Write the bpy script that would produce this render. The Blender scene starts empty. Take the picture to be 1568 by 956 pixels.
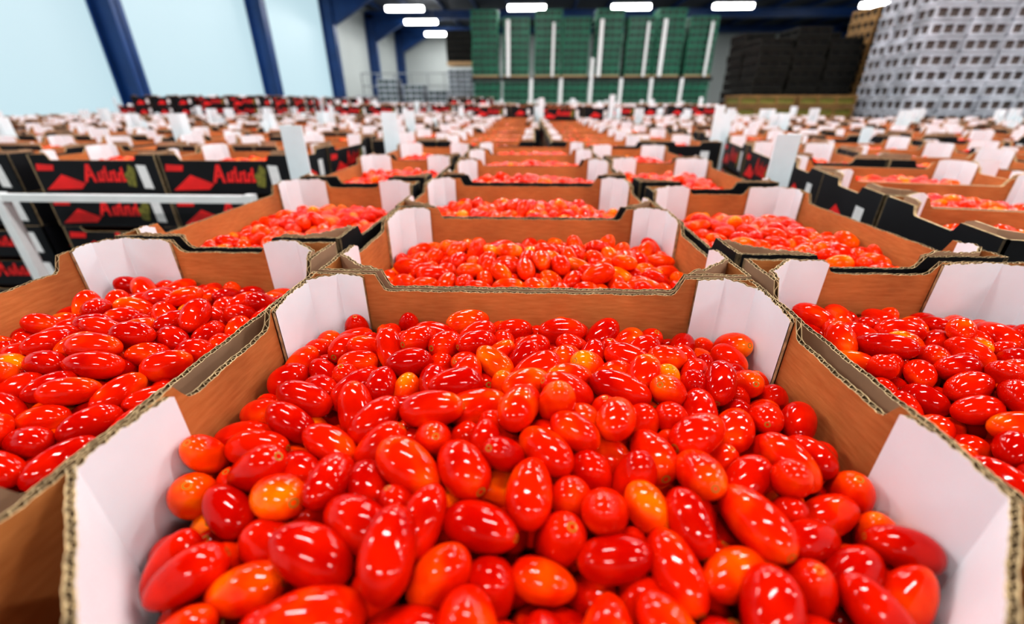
import bpy, math, random
import numpy as np
from mathutils import Vector, Matrix

random.seed(7)
scene = bpy.context.scene
try:
    scene.view_settings.view_transform = 'Standard'
    scene.view_settings.look = 'None'
except Exception:
    pass
for lk in ('Medium High Contrast', 'Standard - Medium High Contrast'):
    try:
        scene.view_settings.look = lk
        break
    except Exception as ex_:
        pass

CAMZ = 1.62
TOPZ = 1.41      # rim height of the cartons on the near pallets
CH = 0.17        # carton height
BASE = TOPZ - CH # 1.24
PITCH = 0.157
PALH = BASE - 7 * PITCH

# ------------------------------------------------------------------ materials
def new_mat(name):
    m = bpy.data.materials.new(name)
    m.use_nodes = True
    nt = m.node_tree
    b = nt.nodes.get('Principled BSDF')
    return m, nt, b

def simple(name, col, rough=0.6, var=0.12, scale=20.0, metal=0.0, bump=0.0, spec=0.5, detail=4):
    m, nt, b = new_mat(name)
    tc = nt.nodes.new('ShaderNodeTexCoord')
    n = nt.nodes.new('ShaderNodeTexNoise')
    n.inputs['Scale'].default_value = scale
    n.inputs['Detail'].default_value = detail
    nt.links.new(tc.outputs['Object'], n.inputs['Vector'])
    r = nt.nodes.new('ShaderNodeValToRGB')
    r.color_ramp.elements[0].position = 0.3
    r.color_ramp.elements[1].position = 0.7
    r.color_ramp.elements[0].color = tuple(max(0, c * (1 - var)) for c in col) + (1,)
    r.color_ramp.elements[1].color = tuple(min(1, c * (1 + var)) for c in col) + (1,)
    nt.links.new(n.outputs['Fac'], r.inputs['Fac'])
    nt.links.new(r.outputs['Color'], b.inputs['Base Color'])
    b.inputs['Roughness'].default_value = rough
    b.inputs['Metallic'].default_value = metal
    b.inputs['Specular IOR Level'].default_value = spec
    if bump > 0:
        bp = nt.nodes.new('ShaderNodeBump')
        bp.inputs['Strength'].default_value = bump
        bp.inputs['Distance'].default_value = 0.002
        nt.links.new(n.outputs['Fac'], bp.inputs['Height'])
        nt.links.new(bp.outputs['Normal'], b.inputs['Normal'])
    return m

def emis(name, col, s, base=None):
    m, nt, b = new_mat(name)
    b.inputs['Base Color'].default_value = (base or col) + (1,)
    b.inputs['Emission Color'].default_value = col + (1,)
    b.inputs['Emission Strength'].default_value = s
    return m

def kraft_mat():
    m, nt, b = new_mat('kraft_cardboard')
    tc = nt.nodes.new('ShaderNodeTexCoord')
    mp = nt.nodes.new('ShaderNodeMapping')
    mp.inputs['Scale'].default_value = (9, 9, 60)
    n1 = nt.nodes.new('ShaderNodeTexNoise'); n1.inputs['Scale'].default_value = 4; n1.inputs['Detail'].default_value = 6
    n2 = nt.nodes.new('ShaderNodeTexNoise'); n2.inputs['Scale'].default_value = 7; n2.inputs['Detail'].default_value = 4
    nt.links.new(tc.outputs['Object'], mp.inputs['Vector'])
    nt.links.new(mp.outputs['Vector'], n1.inputs['Vector'])
    nt.links.new(tc.outputs['Object'], n2.inputs['Vector'])
    r1 = nt.nodes.new('ShaderNodeValToRGB')
    r1.color_ramp.elements[0].position = 0.3; r1.color_ramp.elements[0].color = (0.46, 0.165, 0.045, 1)
    r1.color_ramp.elements[1].position = 0.72; r1.color_ramp.elements[1].color = (0.58, 0.235, 0.075, 1)
    nt.links.new(n1.outputs['Fac'], r1.inputs['Fac'])
    r2 = nt.nodes.new('ShaderNodeValToRGB')
    r2.color_ramp.elements[0].position = 0.35; r2.color_ramp.elements[0].color = (0.70, 0.68, 0.70, 1)
    r2.color_ramp.elements[1].position = 0.65; r2.color_ramp.elements[1].color = (1, 1, 1, 1)
    nt.links.new(n2.outputs['Fac'], r2.inputs['Fac'])
    mx = nt.nodes.new('ShaderNodeMixRGB'); mx.blend_type = 'MULTIPLY'; mx.inputs['Fac'].default_value = 1.0
    nt.links.new(r1.outputs['Color'], mx.inputs['Color1'])
    nt.links.new(r2.outputs['Color'], mx.inputs['Color2'])
    nt.links.new(mx.outputs['Color'], b.inputs['Base Color'])
    b.inputs['Roughness'].default_value = 0.62
    b.inputs['Specular IOR Level'].default_value = 0.25
    bp = nt.nodes.new('ShaderNodeBump'); bp.inputs['Strength'].default_value = 0.12; bp.inputs['Distance'].default_value = 0.002
    nt.links.new(n1.outputs['Fac'], bp.inputs['Height']); nt.links.new(bp.outputs['Normal'], b.inputs['Normal'])
    return m

M_KRAFT = kraft_mat()
M_KOUT = simple('kraft_outer', (0.34, 0.20, 0.12), 0.7, 0.2, 12)
M_WHITE = simple('white_liner_board', (0.77, 0.85, 0.89), 0.45, 0.04, 14, bump=0.1)
M_EDGE = simple('cut_board_edge', (0.42, 0.30, 0.16), 0.85, 0.45, 90)
M_FLUTE = simple('flute_paper', (0.12, 0.065, 0.025), 0.9, 0.3, 60)
M_BLACK = simple('black_print', (0.006, 0.006, 0.008), 0.55, 0.3, 8, spec=0.25)
M_RED = simple('red_print', (0.75, 0.010, 0.010), 0.5, 0.15, 12)
M_LABEL = simple('white_label', (0.75, 0.75, 0.75), 0.5, 0.05, 30)
M_OLIVE = simple('olive_print', (0.16, 0.15, 0.02), 0.5, 0.5, 60)
M_WOOD = simple('pallet_wood', (0.42, 0.27, 0.14), 0.8, 0.3, 10)

def tomato_mat(name, cols, spec, rough, bump):
    m, nt, b = new_mat(name)
    at = nt.nodes.new('ShaderNodeAttribute'); at.attribute_name = 'tom'
    sep = nt.nodes.new('ShaderNodeSeparateColor')
    nt.links.new(at.outputs['Color'], sep.inputs['Color'])
    tc = nt.nodes.new('ShaderNodeTexCoord')
    n = nt.nodes.new('ShaderNodeTexNoise'); n.inputs['Scale'].default_value = 34; n.inputs['Detail'].default_value = 2
    nt.links.new(tc.outputs['Object'], n.inputs['Vector'])
    mr = nt.nodes.new('ShaderNodeMapRange')
    mr.inputs['From Min'].default_value = 0.3; mr.inputs['From Max'].default_value = 0.7
    mr.inputs['To Min'].default_value = -0.25; mr.inputs['To Max'].default_value = 0.25
    nt.links.new(n.outputs['Fac'], mr.inputs['Value'])
    ad = nt.nodes.new('ShaderNodeMath'); ad.operation = 'ADD'
    nt.links.new(sep.outputs['Red'], ad.inputs[0]); nt.links.new(mr.outputs['Result'], ad.inputs[1])
    st = nt.nodes.new('ShaderNodeMapRange')
    st.inputs['From Min'].default_value = 0.0; st.inputs['From Max'].default_value = 0.30
    st.inputs['To Min'].default_value = 0.20; st.inputs['To Max'].default_value = 0.0
    nt.links.new(sep.outputs['Green'], st.inputs['Value'])
    ad2 = nt.nodes.new('ShaderNodeMath'); ad2.operation = 'ADD'; ad2.use_clamp = True
    nt.links.new(ad.outputs[0], ad2.inputs[0]); nt.links.new(st.outputs['Result'], ad2.inputs[1])
    r = nt.nodes.new('ShaderNodeValToRGB')
    e = r.color_ramp.elements
    e[0].position = 0.0; e[0].color = cols[0] + (1,)
    e[1].position = 1.0; e[1].color = cols[3] + (1,)
    x = e.new(0.48); x.color = cols[1] + (1,)
    x = e.new(0.78); x.color = cols[2] + (1,)
    nt.links.new(ad2.outputs[0], r.inputs['Fac'])
    sc = nt.nodes.new('ShaderNodeMath'); sc.operation = 'LESS_THAN'; sc.inputs[1].default_value = 0.010
    nt.links.new(sep.outputs['Green'], sc.inputs[0])
    mx = nt.nodes.new('ShaderNodeMixRGB'); mx.inputs['Color2'].default_value = (0.30, 0.15, 0.02, 1)
    nt.links.new(sc.outputs[0], mx.inputs['Fac']); nt.links.new(r.outputs['Color'], mx.inputs['Color1'])
    nt.links.new(mx.outputs['Color'], b.inputs['Base Color'])
    b.inputs['Roughness'].default_value = rough
    b.inputs['Specular IOR Level'].default_value = spec
    if bump:
        n3 = nt.nodes.new('ShaderNodeTexNoise'); n3.inputs['Scale'].default_value = 90; n3.inputs['Detail'].default_value = 1
        nt.links.new(tc.outputs['Object'], n3.inputs['Vector'])
        bp = nt.nodes.new('ShaderNodeBump'); bp.inputs['Strength'].default_value = 0.25; bp.inputs['Distance'].default_value = 0.0015
        nt.links.new(n3.outputs['Fac'], bp.inputs['Height']); nt.links.new(bp.outputs['Normal'], b.inputs['Normal'])
    return m
M_TOM = tomato_mat('tomato_skin', ((0.40, 0.0022, 0.0), (0.66, 0.013, 0.0), (0.85, 0.070, 0.0), (0.90, 0.19, 0.0)), 0.25, 0.085, True)
M_TOMF = tomato_mat('tomato_skin_far_backlit', ((0.56, 0.010, 0.0), (0.80, 0.040, 0.0), (0.90, 0.12, 0.0), (0.92, 0.22, 0.0)), 0.16, 0.13, False)  # warm backlight on the farther fruit, put into the skin colour

# ------------------------------------------------------------------ mesh builder
class MB:
    def __init__(s):
        s.v = []; s.f = []; s.m = []; s.mats = []
        s.off = (0, 0, 0); s.rot = 0.0
    def xf(s, off=(0, 0, 0), rot=0.0):
        s.off = off; s.rot = rot
    def mi(s, mat):
        if mat not in s.mats: s.mats.append(mat)
        return s.mats.index(mat)
    def vert(s, x, y, z):
        c, n = math.cos(s.rot), math.sin(s.rot)
        s.v.append((x * c - y * n + s.off[0], x * n + y * c + s.off[1], z + s.off[2]))
        return len(s.v) - 1
    def face(s, idx, mat):
        s.f.append(tuple(idx)); s.m.append(s.mi(mat))
    def poly(s, pts, mat):
        s.face([s.vert(*p) for p in pts], mat)
    def box(s, x0, x1, y0, y1, z0, z1, mat):
        a = [s.vert(x, y, z) for z in (z0, z1) for (x, y) in ((x0, y0), (x1, y0), (x1, y1), (x0, y1))]
        for q in ((3, 2, 1, 0), (4, 5, 6, 7), (0, 1, 5, 4), (1, 2, 6, 5), (2, 3, 7, 6), (3, 0, 4, 7)):
            s.face([a[i] for i in q], mat)
    def mesh(s, name):
        me = bpy.data.meshes.new(name)
        me.from_pydata(s.v, [], s.f)
        for m in s.mats: me.materials.append(m)
        me.polygons.foreach_set('material_index', s.m)
        me.update()
        return me
    def obj(s, name, loc=(0, 0, 0), parent=None):
        o = bpy.data.objects.new(name, s.mesh(name))
        o.location = loc
        scene.collection.objects.link(o)
        if parent: o.parent = parent
        return o

def add_obj(name, me, loc=(0, 0, 0), rz=0.0, parent=None):
    o = bpy.data.objects.new(name, me)
    o.location = loc; o.rotation_euler = (0, 0, rz)
    scene.collection.objects.link(o)
    if parent: o.parent = parent
    return o

def empty(name, loc=(0, 0, 0), rz=0.0):
    o = bpy.data.objects.new(name, None)
    o.empty_display_size = 0.1
    o.location = loc; o.rotation_euler = (0, 0, rz)
    scene.collection.objects.link(o)
    return o

# ------------------------------------------------------------------ cardboard walls
def wall(mb, p0, p1, prof, t, z0, m_out, m_in, detail, rag=0.0007, seed=0, cap=True):
    """Cardboard wall from p0 to p1 (xy), interior on the left of the direction."""
    p0 = Vector(p0); p1 = Vector(p1)
    d = p1 - p0; L = d.length; d /= L
    n = Vector((-d.y, d.x))
    ps = [a for a, _ in prof]; ph = [b for _, b in prof]
    lam = 0.0080
    if detail:
        ss = sorted(set(list(np.arange(0, L, lam / 6)) + [min(max(a, 0), L) for a in ps] + [L]))
    else:
        ss = sorted(set(min(max(a, 0), L) for a in ps))
    rnd = random.Random(seed)
    ph1, ph2, ph3 = [rnd.random() * 6.28 for _ in range(3)]
    def H(q):
        h = float(np.interp(q, ps, ph))
        if detail:
            h += rag * (math.sin(q * 95 + ph1) * 0.8 + math.sin(q * 310 + ph2) * 0.5 + math.sin(q * 740 + ph3) * 0.35)
        return h
    def sheet(a, b, ma, mb_, tm):
        prev = None
        for q in ss:
            h = H(q); b0 = p0 + d * q
            A = b0 + n * a; B = b0 + n * b
            cur = (mb.vert(A.x, A.y, z0), mb.vert(A.x, A.y, h), mb.vert(B.x, B.y, h), mb.vert(B.x, B.y, z0))
            if prev:
                mb.face((prev[0], cur[0], cur[1], prev[1]), ma)
                mb.face((prev[1], cur[1], cur[2], prev[2]), tm)
                mb.face((prev[2], cur[2], cur[3], prev[3]), mb_)
            elif cap:
                mb.face((cur[0], cur[1], cur[2], cur[3]), M_EDGE)
            prev = cur
        if cap: mb.face((prev[3], prev[2], prev[1], prev[0]), M_EDGE)
    if not detail:
        sheet(0, t, m_out, m_in, M_EDGE)
        return
    sh = 0.0009
    sheet(0, sh, m_out, M_FLUTE, M_EDGE)
    sheet(t - sh, t, M_FLUTE, m_in, M_EDGE)
    prev = None
    for q in ss:
        h = H(q) - 0.0003 - 0.0006 * abs(math.sin(q * 530 + ph1))
        o = t / 2 + (t / 2 - sh) * math.sin(2 * math.pi * q / lam)
        A = p0 + d * q + n * (o - .0005)
        B = p0 + d * q + n * (o + 0.0005)
        cur = (mb.vert(A.x, A.y, h - 0.02), mb.vert(A.x, A.y, h), mb.vert(B.x, B.y, h), mb.vert(B.x, B.y, h - 0.02))
        if prev:
            mb.face((prev[0], cur[0], cur[1], prev[1]), M_FLUTE)
            mb.face((prev[1], cur[1], cur[2], prev[2]), M_EDGE)
            mb.face((prev[2], cur[2], cur[3], prev[3]), M_FLUTE)
        prev = cur
    for q in (0, L):
        A = p0 + d * q; B = A + n * t; h = H(q)
        mb.poly(((A.x, A.y, z0), (B.x, B.y, z0), (B.x, B.y, h - .001), (A.x, A.y, h - .001)), M_EDGE)

W, D = 0.592, 0.400

def carton(mb, w=W, d=D, h=CH, detail=False, outer=M_KOUT, liners=True, t=0.0065, seed=0, lift=0.002, liner_mat=None, prints=False,
           chf=0.052, sidel=0.118, linl=0.112):
    x, y = w / 2, d / 2
    hl = h - 0.024; hs = h - 0.020
    pl = [(0, h), (0.088, h), (0.098, hl + .003), (0.103, hl), (w - 0.103, hl), (w - 0.098, hl + .003), (w - 0.088, h), (w, h)]
    def sp(a, b):
        return [(0, h), (a, h), (a + .010, hs + .003), (a + .017, hs), (d - b - .017, hs), (d - b - .010, hs + .003), (d - b, h), (d, h)]
    wall(mb, (-x, -y), (x, -y), pl, t, 0, outer, M_KRAFT, detail, seed=seed)
    wall(mb, (x, -y), (x, y), sp(sidel, 0.118), t, 0, outer, M_KRAFT, detail, seed=seed + 1)
    wall(mb, (x, y), (-x, y), pl, t, 0, outer, M_KRAFT, detail, seed=seed + 2)
    wall(mb, (-x, y), (-x, -y), sp(0.118, sidel), t, 0, outer, M_KRAFT, detail, seed=seed + 3)
    mb.box(-x + t, x - t, -y + t, y - t, 0.0, 0.004, M_KRAFT)
    if liners:
        g = t + 0.0005
        lt = 0.0050
        lm = liner_mat or M_WHITE
        rnd = random.Random(seed + 11)
        for sx, sy in ((-1, -1), (1, -1), (1, 1), (-1, 1)):
            ch = chf if sy < 0 else 0.030
            ll = linl if sy < 0 else 0.112
            hh = h + lift + rnd.uniform(-0.002, 0.004)
            X, Y = x - g, y - g
            pts = [(sx * (X), sy * (Y - ll)), (sx * X, sy * (Y - ch)), (sx * (X - ch), sy * Y), (sx * (X - max(0.066, ch + .02)), sy * Y)]
            seq = pts if sx * sy > 0 else pts[::-1]
            for k in range(3):
                L = (Vector(seq[k + 1]) - Vector(seq[k])).length
                a = hh; b = hh
                if k == 0: a = hh - 0.006
                if k == 2: b = hh - 0.004
                m1 = min(0.02, L / 2 - .0005)
                wall(mb, seq[k], seq[k + 1], [(0, a), (m1, hh), (L - m1, hh), (L, b)], lt, 0.02, M_KOUT, lm, detail,
                     rag=0.0014, seed=seed + 20 + k, cap=True)
    if prints:
        for sgn in (-1, 1):
            e = 0.0012
            yy = sgn * (y + e)
            def P(pts, mat):
                q = [(sgn * -px, yy, pz) for px, pz in pts]
                mb.poly(q, mat)
            P([(-0.27, 0.015), (-0.10, 0.02), (-0.07, 0.045), (-0.17, 0.085)], M_RED)
            P([(-0.28, 0.10), (-0.20, 0.10), (-0.19, 0.125), (-0.27, 0.13)], M_RED)
            # brush-like lettering
            P([(-0.075, 0.050), (-0.058, 0.050), (-0.022, 0.130), (-0.040, 0.130)], M_RED)
            P([(-0.038, 0.130), (-0.022, 0.130), (-0.012, 0.050), (-0.028, 0.050)], M_RED)
            P([(-0.062, 0.070), (-0.020, 0.078), (-0.020, 0.089), (-0.058, 0.082)], M_RED)
            zs = (0.098, 0.104, 0.122, 0.100, 0.106, 0.096, 0.118)
            for k in range(7):
                bx = -0.006 + k * 0.019
                P([(bx, 0.052), (bx + 0.012, 0.052), (bx + 0.020, zs[k]), (bx + 0.008, zs[k] - .004)], M_RED)
                if k % 2 == 0:
                    P([(bx + 0.006, 0.052), (bx + 0.023, 0.056), (bx + 0.023, 0.068), (bx + 0.008, 0.064)], M_RED)
                else:
                    P([(bx + 0.006, zs[k] - .016), (bx + 0.025, zs[k] - .010), (bx + 0.025, zs[k]), (bx + 0.010, zs[k])], M_RED)
            P([(0.13, 0.035), (0.165, 0.03), (0.175, 0.07), (0.185, 0.11), (0.16, 0.13), (0.145, 0.10), (0.125, 0.085)], M_OLIVE)
            P([(0.20, 0.025), (0.245, 0.022), (0.24, 0.125), (0.195, 0.128)], M_LABEL)
        for sgn in (-1, 1):
            xx = sgn * (x + 0.0012)
            mb.poly([(xx, sgn * -0.12, 0.03), (xx, sgn * 0.02, 0.03), (xx, sgn * 0.05, 0.06), (xx, sgn * -0.04, 0.10)], M_RED)
            mb.poly([(xx, sgn * 0.08, 0.04), (xx, sgn * 0.13, 0.04), (xx, sgn * 0.13, 0.12), (xx, sgn * 0.08, 0.12)], M_LABEL)

# ------------------------------------------------------------------ tomatoes: packed by position-based settling
def settle(N, seed, ax=0.283, ay=0.187, fl=0.034, chf=0.052, chb=0.034, steps=230):
    rs = np.random.RandomState(seed)
    R = rs.uniform(0.0132, 0.0168, N)
    Lh = R * rs.uniform(1.34, 1.86, N)
    re = R * 0.78
    off = np.stack([-(Lh - re), np.zeros(N), (Lh - re)], 1)
    rad = np.stack([re, R, re], 1)
    c = np.stack([rs.uniform(-ax + .02, ax - .02, N), rs.uniform(-ay + .02, ay - .02, N), fl + 0.02 + 0.25 * np.arange(N) / N], 1)
    u = rs.normal(size=(N, 3)); u[:, 2] *= 0.7
    u /= np.linalg.norm(u, axis=1)[:, None]
    P = c[:, None, :] + off[:, :, None] * u[:, None, :]
    iu = np.triu_indices(N, 1)
    s2 = 1 / math.sqrt(2)
    for st in range(steps):
        if st % 4 == 0:
            cc = P.mean(1)
            dd = np.linalg.norm(cc[iu[0]] - cc[iu[1]], axis=1)
            k = dd < 0.074
            I = iu[0][k]; J = iu[1][k]
        if st < steps - 50:
            P[:, :, 2] -= 0.0030 if st < steps - 90 else 0.0010
        for it in range(4):
            df = P[I][:, :, None, :] - P[J][:, None, :, :]
            ds = np.linalg.norm(df, axis=3) + 1e-9
            pen = rad[I][:, :, None] + rad[J][:, None, :] - ds
            pen = np.clip(pen, 0, 0.02)
            push = df / ds[..., None] * (pen * 0.5)[..., None]
            cnt = (pen > 0).astype(float)
            corr = np.zeros_like(P); cn = np.zeros(P.shape[:2])
            np.add.at(corr, I, push.sum(2)); np.add.at(corr, J, -push.sum(1))
            np.add.at(cn, I, cnt.sum(2)); np.add.at(cn, J, cnt.sum(1))
            P += corr / np.maximum(1, cn * 0.7)[..., None]
            P[:, :, 0] = np.clip(P[:, :, 0], -ax + rad, ax - rad)
            P[:, :, 1] = np.clip(P[:, :, 1], -ay + rad, ay - rad)
            P[:, :, 2] = np.maximum(P[:, :, 2], fl + rad)
            for sx in (-1, 1):
                for sy in (-1, 1):
                    ch = chf if sy < 0 else chb
                    dist = (sx * P[:, :, 0] + sy * P[:, :, 1]) * s2 + rad - (ax + ay - ch) * s2
                    ex = np.maximum(dist, 0)
                    P[:, :, 0] -= sx * s2 * ex; P[:, :, 1] -= sy * s2 * ex
            cc = P.mean(1); u = P[:, 2] - P[:, 0]
            u /= (np.linalg.norm(u, axis=1)[:, None] + 1e-9)
            P = cc[:, None, :] + off[:, :, None] * u[:, None, :]
    return P.mean(1), u, R, Lh, rs

def template(nr, ns):
    v = []; f = []
    ts = -np.cos(np.linspace(0, math.pi, nr + 1))
    v.append((0, 0, -0.96))
    for t in ts[1:-1]:
        r = (1 - abs(t) ** 2.2) ** 0.52
        for k in range(ns):
            a = 2 * math.pi * k / ns
            v.append((r * math.cos(a), r * math.sin(a), t))
    v.append((0, 0, 1.01))
    for k in range(ns):
        f.append((0, 1 + (k + 1) % ns, 1 + k))
    for r in range(nr - 2):
        for k in range(ns):
            a = 1 + r * ns + k; b = 1 + r * ns + (k + 1) % ns
            f.append((a, b, b + ns, a + ns))
    last = len(v) - 1; b0 = 1 + (nr - 2) * ns
    for k in range(ns):
        f.append((last, b0 + k, b0 + (k + 1) % ns))
    return np.array(v), f

def heap_arrays(simres, nr, ns, only_top=False, dome=0.036, ay=0.205, dz=0.0):
    C, U, R, Lh, rs = simres
    C = C.copy()
    tv, tf = template(nr, ns)
    t01 = (tv[:, 2] + 1) / 2
    C[:, 2] += dz + dome * np.clip(1 - (C[:, 0] / 0.30) ** 2, 0, 1) * np.clip(1 - (C[:, 1] / ay) ** 2, 0, 1)
    C[:, 2] += 0.006 * np.sin(C[:, 0] * 23 + 1) * np.sin(C[:, 1] * 29 + 2)
    keep = np.arange(len(C))
    if only_top:
        kk = []
        for i in range(len(C)):
            d = np.hypot(C[:, 0] - C[i, 0], C[:, 1] - C[i, 1])
            top = C[d < 0.034, 2].max()
            if C[i, 2] > top - 0.038: kk.append(i)
        keep = np.array(kk)
    rr = np.random.RandomState(5)
    V = []; F = []; A = []
    n0 = 0
    for i in keep:
        u = U[i]
        if rr.rand() < 0.5: u = -u
        a = np.cross(u, [0.3, 0.5, 0.81]); a /= np.linalg.norm(a) + 1e-9
        b = np.cross(u, a)
        taper = rr.uniform(-0.14, 0.14)
        flat = rr.uniform(0.92, 1.04)
        bend = rr.uniform(-0.12, 0.12)
        rad = R[i] * 1.045
        k = 1 + taper * tv[:, 2]
        px = (tv[:, 0] * k + bend * (tv[:, 2] ** 2 - .4)) * rad
        py = tv[:, 1] * k * rad * flat
        pz = tv[:, 2] * Lh[i] * 1.045
        P = C[i] + px[:, None] * a + py[:, None] * b + pz[:, None] * u
        V.append(P)
        base = rr.rand() ** 1.25 * 0.66
        if rr.rand() < 0.03: base = rr.uniform(0.70, 0.80)
        A.append(np.stack([np.full(len(tv), base), t01, np.full(len(tv), rr.rand()), np.ones(len(tv))], 1))
        F.extend([tuple(q + n0 for q in f) for f in tf])
        n0 += len(tv)
    return np.concatenate(V), F, np.concatenate(A)

def heap_mesh(name, parts, mat=None):
    VV = []; FF = []; AA = []; n = 0
    for V, F, A, off, rot in parts:
        c, s = math.cos(rot), math.sin(rot)
        Q = V.copy()
        Q[:, 0] = V[:, 0] * c - V[:, 1] * s + off[0]
        Q[:, 1] = V[:, 0] * s + V[:, 1] * c + off[1]
        Q[:, 2] = V[:, 2] + off[2]
        VV.append(Q); AA.append(A)
        FF.extend([tuple(i + n for i in f) for f in F]) if n else FF.extend(F)
        n += len(V)
    VV = np.concatenate(VV); AA = np.concatenate(AA)
    me = bpy.data.meshes.new(name)
    me.from_pydata(VV.tolist(), [], FF)
    at = me.attributes.new('tom', 'FLOAT_COLOR', 'POINT')
    at.data.foreach_set('color', AA.astype(np.float32).ravel())
    me.materials.append(mat or M_TOM)
    me.polygons.foreach_set('use_smooth', [True] * len(me.polygons))
    me.update()
    return me

simA = settle(336, 3)
simB = settle(332, 12)
DF = 0.455
CHF = 0.094
simF = settle(402, 17, ay=DF / 2 - 0.013, chf=CHF + .002)
hA = heap_arrays(simA, 14, 18)
hB = heap_arrays(simB, 12, 16)
hF = heap_arrays(simF, 20, 28, dome=0.038, ay=0.26, dz=0.009)
lA = heap_arrays(simA, 7, 9, True)
lB = heap_arrays(simB, 7, 9, True)
ME_HA = heap_mesh('tomatoes_a', [hA + ((0, 0, 0), 0)])
ME_HB = heap_mesh('tomatoes_b', [hB + ((0, 0, 0), 0)])
ME_HC = heap_mesh('tomatoes_c', [hA + ((0, 0, 0), 0)], M_TOMF)
ME_HD = heap_mesh('tomatoes_d', [hB + ((0, 0, 0), 0)], M_TOMF)
ME_HF = heap_mesh('tomatoes_f', [hF + ((0, 0, 0), 0)])

def carton_mesh(name, detail, outer, seed, prints=False, liner_lift=0.002, **kw):
    mb = MB()
    carton(mb, detail=detail, outer=outer, seed=seed, prints=prints, lift=liner_lift, **kw)
    return mb.mesh(name)

ME_CF = carton_mesh('carton_front', True, M_KOUT, 5, d=DF, chf=CHF, sidel=0.190, linl=0.176)
ME_C1 = carton_mesh('carton_kraft_a', True, M_KOUT, 1)
ME_C2 = carton_mesh('carton_kraft_b', True, M_BLACK, 50)

def place_carton(x, y, rot, cm, tm, flip=False, z=BASE):
    e = empty('tomato_carton', (x, y, z), rot)
    add_obj('carton', cm, parent=e)
    add_obj('tomatoes', tm, rz=math.pi if flip else 0.0, parent=e)
    return e

near = []
yfront = 0.540 - DF / 2
place_carton(0, yfront, 0, ME_CF, ME_HF)
near.append((0, 0.335, 0.0))
for k in range(1, 6):
    yy = 0.338 + k * 0.410 + (0.05 if k > 2 else 0)
    near.append(((0.0, 0.004, -0.006, 0.01, 0.0, 0.006)[k], yy, 0.0))
    place_carton(near[-1][0], yy, 0.0, ME_C1 if k < 2 else ME_C2, ME_HC if k % 2 == 0 else ME_HD, flip=(k % 4 >= 2))
H90 = math.pi / 2
for k in range(4):
    yy = 0.385 + k * 0.612 + (0.05 if k > 1 else 0)
    near.append((-0.525, yy, H90 + 0.01 * (k - 1)))
    place_carton(-0.525, yy, H90 + 0.01 * (k - 1), ME_C1 if k < 1 else ME_C2, (ME_HB, ME_HC, ME_HD, ME_HC)[k], flip=k % 2 == 1)
for k in range(4):
    yy = 0.325 + k * 0.612 + (0.05 if k > 1 else 0)
    near.append((0.522, yy, -H90))
    place_carton(0.522, yy, -H90, ME_C1 if k < 1 else ME_C2, (ME_HB, ME_HC, ME_HD, ME_HC)[k], flip=k % 2 == 0)

# lower layers under the near cartons
mb = MB()
for (x, y, r) in near:
    for l in range(7):
        mb.xf((x, y, PALH + l * PITCH), r)
        carton(mb, w=W - .004, d=D - .004, h=PITCH - 0.002, outer=M_BLACK, liners=False, prints=(abs(x) > .1))
mb.xf()
def wood_pallet(mb, x0, x1, y0, y1):
    z = PALH
    nb = 7
    for i in range(nb):
        yy = y0 + (y1 - y0 - 0.1) * i / (nb - 1)
        mb.box(x0, x1, yy, yy + 0.1, z - 0.022, z - 0.001, M_WOOD)
    for i in range(3):
        xx = x0 + (x1 - x0 - 0.1) * i / 2
        mb.box(xx, xx + .1, y0, y1, z - 0.044, z - 0.022, M_WOOD)
        for j in range(3):
            yy = y0 + (y1 - y0 - 0.12) * j / 2
            mb.box(xx, xx + .1, yy, yy + .12, 0.02, z - 0.044, M_WOOD)
        mb.box(xx, xx + .1, y0, y1, 0.0, 0.02, M_WOOD)
wood_pallet(mb, -0.73, 0.73, 0.06, 1.33)
wood_pallet(mb, -0.73, 0.73, 1.40, 2.64)
mb.obj('stacked_cartons_on_pallet')

# ------------------------------------------------------------------ pallets in the field
def layout():
    L = []
    for k in range(3): L.append((-0.2, -0.4 + 0.4 * k, 0.0))
    for k in range(2): L.append((0.3, -0.3 + 0.6 * k, H90))
    return L

def pallet_meshes(name, nl, seed, posts=False, detail_top=False, lift=0.004, outer=M_BLACK):
    rnd = random.Random(seed)
    mb = MB()
    parts = []
    for li in range(nl):
        z = PALH + li * PITCH
        top = li == nl - 1
        for (x, y, r) in layout():
            jx, jy = rnd.uniform(-.004, .004), rnd.uniform(-.004, .004)
            rr = r + (math.pi if rnd.random() < .5 else 0)
            mb.xf((x + jx, y + jy, z), rr)
            if top:
                carton(mb, w=W, d=D - .006, detail=detail_top, outer=outer, liners=True, prints=True, seed=rnd.randint(0, 999), lift=lift + rnd.uniform(0, .012))
                parts.append((lA if rnd.random() < .5 else lB) + ((x + jx, y + jy, z), rr))
            else:
                carton(mb, w=W, d=D - .006, h=PITCH - .002, outer=outer, liners=False, prints=True)
    mb.xf()
    if posts:
        zt = PALH + nl * PITCH + 0.10
        for sx, sy in ((-1, -1), (1, -1), (1, 1)):
            X, Y = sx * 0.512, sy * 0.612
            zz = zt + rnd.uniform(-.04, .06)
            mb.box(min(X, X - sx * .07), max(X, X - sx * .07), min(Y, Y + sy * .006), max(Y, Y + sy * .006), PALH, zz, M_WHITE)
            mb.box(min(X, X + sx * .006), max(X, X + sx * .006), min(Y, Y - sy * .07), max(Y, Y - sy * .07), PALH, zz, M_WHITE)
    wood_pallet(mb, -0.5, 0.5, -0.6, 0.6)
    return mb.mesh(name), heap_mesh(name + '_tomatoes', parts, M_TOMF)

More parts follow.
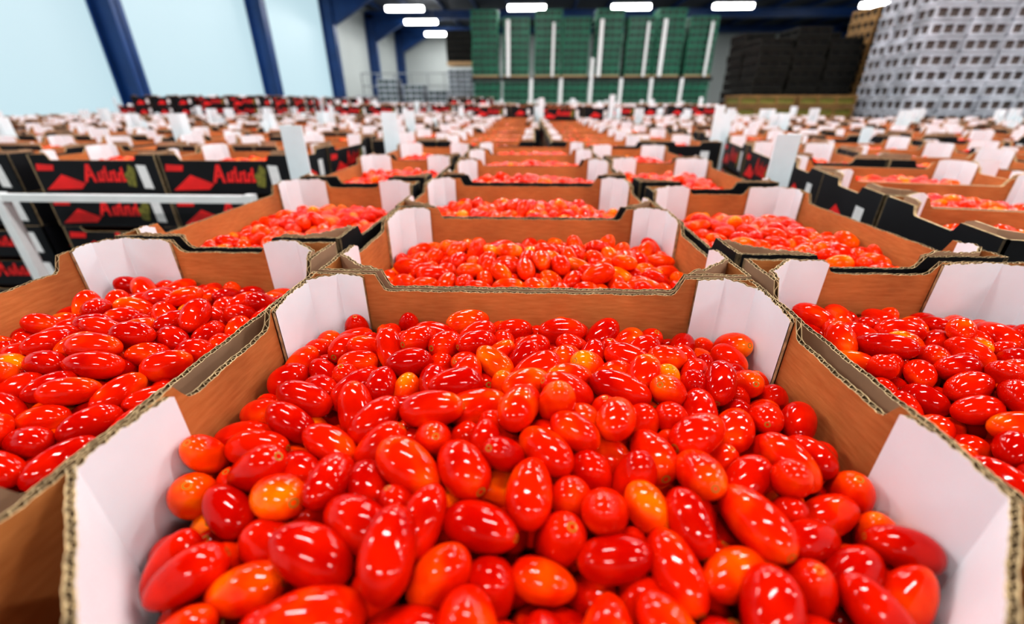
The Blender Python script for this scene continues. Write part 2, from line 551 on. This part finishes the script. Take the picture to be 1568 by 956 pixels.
PV = {
    'a': pallet_meshes('pallet_a', 8, 1, lift=0.012),
    'b': pallet_meshes('pallet_b', 8, 2, posts=True, lift=0.006),
    'c': pallet_meshes('pallet_c', 9, 3, lift=0.015),
    'd': pallet_meshes('pallet_d', 9, 4, posts=True, lift=0.010),
    'e': pallet_meshes('pallet_e', 10, 5),
    'n': pallet_meshes('pallet_n', 8, 6, detail_top=False),
}
def put_pallet(k, x, y, rz=0.0):
    e = empty('pallet_of_tomato_cartons', (x, y, 0), rz)
    add_obj('cartons', PV[k][0], parent=e)
    add_obj('tomatoes', PV[k][1], parent=e)

rnd = random.Random(21)
def jit(s): return rnd.uniform(-s, s)
for i in range(7):
    for j in range(12):
        x = -1.66 - 1.29 * i; y = 2.44 + 1.10 * j
        if x < -9.2: continue
        if j == 0: k = 'a' if i % 2 == 0 else 'n'
        elif y < 8: k = rnd.choice('aabbn')
        else: k = rnd.choice('abcde')
        r = -H90 if j == 0 or rnd.random() < .5 else H90
        if j > 0: put_pallet(k, x + jit(.03), y + jit(.015), r + jit(.015))
        else: put_pallet(k, x, y, r)
for i, x in enumerate((-0.44, 0.62)):
    for j in range(11):
        y = 3.32 + 1.27 * j
        dx = jit(.03) if j < 4 else jit(.16)
        dx = max(dx, -.12)
        put_pallet(rnd.choice('aan') if y < 7 else rnd.choice('abcdn'), x + (dx if i == 0 else dx * .3), y, (math.pi if i == 0 else 0) if j < 3 else rnd.choice((0, math.pi)))
a = -math.radians(12)
ex, ey = math.cos(a), math.sin(a); fx, fy = -math.sin(a), math.cos(a)
for i in range(4):
    for j in range(2):
        px = 1.42 + ex * 1.07 * i + fx * 1.26 * j
        py = 1.22 + ey * 1.07 * i + fy * 1.26 * j
        put_pallet('n' if (i + j) % 2 == 0 else 'a', px, py, a + (math.pi if j else 0))
for i in range(7):
    for j in range(9):
        x = 1.80 + 1.10 * i; y = 3.82 + 1.29 * j
        if y > 7.0 and x > 4.2: continue
        if y > 8.3 and x > 3.5: continue
        k = rnd.choice('aabbn') if y < 8 else rnd.choice('abcd')
        put_pallet(k, x + jit(.03), y + jit(.02), (math.pi if rnd.random() < .5 else 0) + jit(.015))

# white corner posts of the near pallets
def corner_post(x, y, zt, sx=1, w=.075):
    mb = MB()
    mb.box(-w / 2, w / 2, -.003, .003, 0, zt, M_WHITE)
    mb.box(-sx * w / 2 - .003, -sx * w / 2 + .003, 0.003, w, 0, zt, M_WHITE)
    mb.obj('white_corner_post', (x, y, 0))
corner_post(-0.80, 1.52, 1.55, 1)
corner_post(-0.80, 2.62, 1.57, 1, .09)
corner_post(0.80, 1.46, 1.53, -1)
corner_post(1.22, 3.10, 1.60, -1, .06)

# white steel trolley frame in front of the left stack
M_WSTEEL = simple('white_steel', (0.72, 0.74, 0.74), 0.35, 0.06, 10)
mb = MB()
mb.box(-2.28, -1.18, 1.77, 1.80, 1.235, 1.265, M_WSTEEL)
mb.box(-2.31, -2.27, 1.765, 1.805, 0.0, 1.27, M_WSTEEL)
mb.box(-1.20, -1.16, 1.765, 1.805, 0.0, 1.27, M_WSTEEL)
mb.box(-2.28, -1.18, 1.77, 1.80, 0.55, 0.58, M_WSTEEL)
mb.box(-2.28, -1.18, 1.77, 1.80, 0.12, 0.15, M_WSTEEL)
mb.obj('white_trolley_frame')

# ------------------------------------------------------------------ building
XL, XR, YB, YF, ZC = -10.0, 22.0, 38.0, -7.0, 6.4
M_FLOOR = simple('concrete_floor', (0.12, 0.12, 0.115), 0.5, 0.2, 1.5)
M_WALLP = simple('wall_panel', (0.50, 0.54, 0.53), 0.6, 0.04, 0.5)
M_CEIL = simple('ceiling_sheet', (0.06, 0.07, 0.09), 0.7, 0.1, 1.0)
M_BLUE = simple('blue_steel', (0.006, 0.045, 0.17), 0.4, 0.15, 2.0)
M_GLOW = emis('translucent_daylight_panel', (0.52, 0.70, 0.76), 0.85, (0.08, 0.09, 0.10))
M_LAMP = emis('lamp_diffuser', (1.0, 0.99, 0.96), 18.0)
M_GREY = simple('galvanised', (0.35, 0.37, 0.38), 0.4, 0.1, 5)
M_DARK = simple('dark_plastic', (0.012, 0.012, 0.012), 0.8, 0.2, 5, spec=0.2)

def slab(name, x0, x1, y0, y1, z0, z1, mat):
    mb = MB(); mb.box(x0, x1, y0, y1, z0, z1, mat); return mb.obj(name)
slab('floor', XL - .3, XR + .3, YF - .3, YB + .3, -0.2, 0.0, M_FLOOR)
slab('ceiling', XL - .3, XR + .3, YF - .3, YB + .3, ZC + .3, ZC + .5, M_CEIL)
slab('wall_back', XL - .3, XR + .3, YB, YB + .3, 0, ZC + .3, M_WALLP)
slab('wall_front', XL - .3, XR + .3, YF - .3, YF, 0, ZC + .3, M_WALLP)
slab('wall_right', XR, XR + .3, YF, YB, 0, ZC + .3, M_WALLP)
mb = MB()
mb.box(XL - .3, XL - .1, YF, YB, 0, ZC + .3, M_WALLP)
mb.box(XL - .1, XL, YF, YB, 0, 0.9, M_WALLP)
mb.obj('wall_left')
cols = [-1.0, 5.2, 11.4, 17.8, 24.0, 30.2, 36.4]
wn = 1
for a0, b0 in zip([YF] + cols, cols + [YB]):
    mb = MB()
    if b0 > 28: 
        mb.box(XL - .1, XL - .03, a0 + .12, b0 - .12, 0.9, ZC, M_WALLP)
    else:
        mb.box(XL - .1, XL - .04, a0 + .12, b0 - .12, 0.95, ZC, M_GLOW)
        mb.box(XL - .04, XL - .0, a0 + .12, b0 - .12, 0.9, 0.96, M_GREY)
    mb.obj('window_%d' % wn); wn += 1
for cyy in cols:
    mb = MB()
    f = .17; dp = .55
    for (X, sg) in ((XL, 1), (XR, -1)):
        a1, b1 = sorted((X, X + sg * .03)); mb.box(a1, b1, cyy - f, cyy + f, 0, ZC - .1, M_BLUE)
        a1, b1 = sorted((X + sg * (dp - .03), X + sg * dp)); mb.box(a1, b1, cyy - f, cyy + f, 0, ZC - .1, M_BLUE)
        a1, b1 = sorted((X, X + sg * dp)); mb.box(a1, b1, cyy - .02, cyy + .02, 0, ZC - .1, M_BLUE)
        hp = [(X + sg * dp, ZC - 1.5), (X + sg * (dp + 2.2), ZC - .35), (X + sg * dp, ZC - .35)]
        mb.poly([(p[0], cyy - .03, p[1]) for p in hp], M_BLUE)
        mb.poly([(p[0], cyy + .03, p[1]) for p in hp[::-1]], M_BLUE)
        mb.poly([(hp[0][0], cyy - f, hp[0][1]), (hp[0][0], cyy + f, hp[0][1]), (hp[1][0], cyy + f, hp[1][1]), (hp[1][0], cyy - f, hp[1][1])], M_BLUE)
    mb.box(XL, XR, cyy - f, cyy + f, ZC - .38, ZC - .34, M_BLUE)
    mb.box(XL, XR, cyy - f, cyy + f, ZC + .02, ZC + .06, M_BLUE)
    mb.box(XL, XR, cyy - .02, cyy + .02, ZC - .38, ZC + .04, M_BLUE)
    mb.obj('blue_portal_frame')
mb = MB()
for x in np.arange(XL + 1, XR, 1.9):
    mb.box(x - .04, x + .04, YF, YB, ZC + .07, ZC + .25, M_BLUE)
mb.obj('roof_purlins')

# lamps
lampm = MB()
lampm.box(-.95, .95, -.17, .17, -0.02, 0.06, M_GREY)
lampm.box(-.93, .93, -.15, .15, -0.20, -0.02, M_LAMP)
lampm.box(-.7, -.68, -.01, .01, .06, .55, M_GREY); lampm.box(.68, .7, -.01, .01, .06, .55, M_GREY)
ME_LAMP = lampm.mesh('lamp')
ld = bpy.data.lights.new('lamp_light', 'AREA')
ld.shape = 'RECTANGLE'; ld.size = 1.8; ld.size_y = 0.30; ld.energy = 122; ld.color = (1.0, 0.99, 0.98)
spots = []
for x in (-6.5, -0.3, 4.9, 9.9, 17.0):
    for y in (26, 21, 16, 11, 6, 1.2, -3.8):
        spots.append((x, y))
spots += [(-6.6, 30), (-6.5, 35)]
for x, y in spots:
    e = empty('ceiling_lamp', (x, y, 5.98))
    add_obj('fixture', ME_LAMP, parent=e)
    o = bpy.data.objects.new('light', ld); scene.collection.objects.link(o); o.parent = e
    o.location = (0, 0, -0.215)

# ------------------------------------------------------------------ crate stacks
def crate(mb, x, y, z, w, d, h, m, mcore, cells):
    mb.box(x + .03, x + w - .03, y + .03, y + d - .03, z + .02, z + h - .04, mcore)
    mb.box(x, x + w, y, y + d, z + h - .055, z + h - .012, m)
    mb.box(x + .01, x + w - .01, y + .01, y + d - .01, z + .005, z + .045, m)
    for i in range(cells + 1):
        xx = x + .005 + (w - .05) * i / cells
        mb.box(xx, xx + .04, y + .008, y + .035, z + .04, z + h - .05, m)
        mb.box(xx, xx + .04, y + d - .035, y + d - .008, z + .04, z + h - .05, m)
    nd = max(1, int(cells * d / w))
    for i in range(nd + 1):
        yy = y + .005 + (d - .05) * i / nd
        mb.box(x + .008, x + .035, yy, yy + .04, z + .04, z + h - .05, m)
        mb.box(x + w - .035, x + w - .008, yy, yy + .04, z + .04, z + h - .05, m)

def stack_mesh(name, w, d, h, n, m, mcore, cells, pal=None, z0=0.15, seed=0, jit=0.01):
    mb = MB(); r = random.Random(seed)
    for k in range(n):
        dx, dy = r.uniform(-jit, jit), r.uniform(-jit, jit)
        crate(mb, -w / 2 + dx, -d / 2 + dy, z0 + k * h, w, d, h, m, mcore, cells)
    for i in range(3):
        mb.box(-w / 2, w / 2, -d / 2 + (d - .1) * i / 2, -d / 2 + (d - .1) * i / 2 + .1, 0, z0, M_WOOD)
    return mb.mesh(name)

M_CRW = simple('white_crate_plastic', (0.40, 0.42, 0.47), 0.45, 0.4, 3)
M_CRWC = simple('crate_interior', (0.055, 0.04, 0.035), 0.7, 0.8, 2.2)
ms = [stack_mesh('white_crates_%d' % i, .6, .4, .22, 15 + i, M_CRW, M_CRWC, 3, seed=i) for i in range(3)]
for i in range(10):
    for j in range(3):
        add_obj('white_crate_stack', ms[(i * 2 + j) % 3], (6.66 + .62 * i, 8.6 + .42 * j, 0))
M_CRB = simple('black_crate_plastic', (0.020, 0.019, 0.016), 0.8, 0.3, 3, spec=0.2)
mbk = [stack_mesh('black_crates_%d' % i, .66, .8, .19, 14 + i, M_CRB, M_DARK, 3, seed=i + 5, jit=.015) for i in range(2)]
for i in range(3):
    for j in range(2):
        add_obj('black_crate_stack', mbk[(i + j) % 2], (5.05 + .70 * i, 10.9 + .85 * j, 0))
M_CRO = simple('ochre_crate_wood', (0.24, 0.13, 0.04), 0.7, 0.3, 3)
mbo = stack_mesh('ochre_crates', .6, .8, .2, 16, M_CRO, M_DARK, 3, seed=9)
for i in range(2):
    add_obj('wooden_crate_stack', mbo, (7.15 + .65 * i, 10.9, 0))
mbo2 = stack_mesh('ochre_crates_low', 1.1, .7, .2, 8, M_CRO, M_OLIVE, 3, seed=19)
for x in (4.58, 5.71):
    add_obj('wooden_crate_stack', mbo2, (x, 9.75, 0))
# green crate wall
M_GREEN = simple('green_crate_plastic', (0.005, 0.15, 0.080), 0.45, 0.4, 1.5)
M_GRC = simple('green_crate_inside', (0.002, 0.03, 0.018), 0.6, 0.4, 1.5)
mg = [stack_mesh('green_crates_%d' % i, 1.06, 1.0, .25, n, M_GREEN, M_GRC, 4, seed=i + 30, jit=.02) for i, n in enumerate((9, 8))]
for i in range(8):
    x = -1.85 + 1.22 * i
    e = empty('green_crate_stack', (x, 20.5, 0))
    add_obj('lower_stack', mg[0], (0, 0, 0), parent=e)
    add_obj('upper_stack', mg[i % 2], (0.05 * (i % 3 - 1), 0.05, 2.46), parent=e)
    mb = MB()
    if i in (2, 3, 4, 5, 6, 7):
        mb.box(-.66, -.53, -.60, -.55, 0.1, 2.5 if i != 4 else 3.2, M_LABEL)
    if i in (1, 4, 6):
        mb.box(-.40, -.25, -.60, -.55, 2.55, 4.5, M_LABEL)
    if i in (2, 5, 7):
        mb.box(.2, .30, -.60, -.55, 2.55, 4.4, M_LABEL)
    mb.box(-.6, .6, -.57, -.50, 2.40, 2.54, M_DARK)  # shaded gap between the tiers, added as a solid dark bar
    mb.obj('corner_boards_and_gap_bar', parent=e)
mbd = stack_mesh('dark_crates', 1.2, 1.0, .24, 5, M_CRB, M_DARK, 4, seed=77)
e = empty('dark_crate_stack', (-3.2, 22.5, 0)); add_obj('crates', mbd, (0, 0, 3.1), parent=e)
add_obj('base_crates', stack_mesh('gc', 1.2, 1.0, .2, 14, M_CRW, M_GRC, 4, seed=78), parent=e)
mb = MB()
for x in np.arange(-9.2, -3.9, 0.9):
    mb.box(x - .03, x + .03, 26.0, 26.06, 0, 3.0, M_GREY)
for z in (1.9, 2.4, 3.0):
    mb.box(-9.2, -3.9, 25.99, 26.07, z - .03, z + .03, M_GREY)
mb.obj('steel_railing')
for i, x in enumerate((-8.4, -7.2, -5.9, -4.7)):
    add_obj('pale_crate_stack', stack_mesh('pc%d' % i, 1.0, 1.0, .25, 7 + (i * 3) % 4, M_CRW, M_GRC, 3, seed=i + 60), (x, 24.3, 0))
mb = MB(); mb.box(15.4, 15.55, YB - .25, YB - .1, 0, ZC, M_GREY); mb.obj('wall_pipe')

# world
w = bpy.data.worlds.new('World'); scene.world = w; w.use_nodes = True
w.node_tree.nodes['Background'].inputs['Color'].default_value = (0.7, 0.8, 0.9, 1)
w.node_tree.nodes['Background'].inputs['Strength'].default_value = 0.5

# camera
cd = bpy.data.cameras.new('camera'); cam = bpy.data.objects.new('camera', cd)
scene.collection.objects.link(cam)
cam.location = (0, 0, CAMZ)
cam.rotation_euler = (math.radians(90 - 26.2), 0, math.radians(2.3))
cd.lens = 15.0; cd.sensor_width = 36; cd.clip_start = 0.01; cd.clip_end = 200
cd.dof.use_dof = True; cd.dof.focus_distance = 0.50; cd.dof.aperture_fstop = 2.4
scene.camera = cam
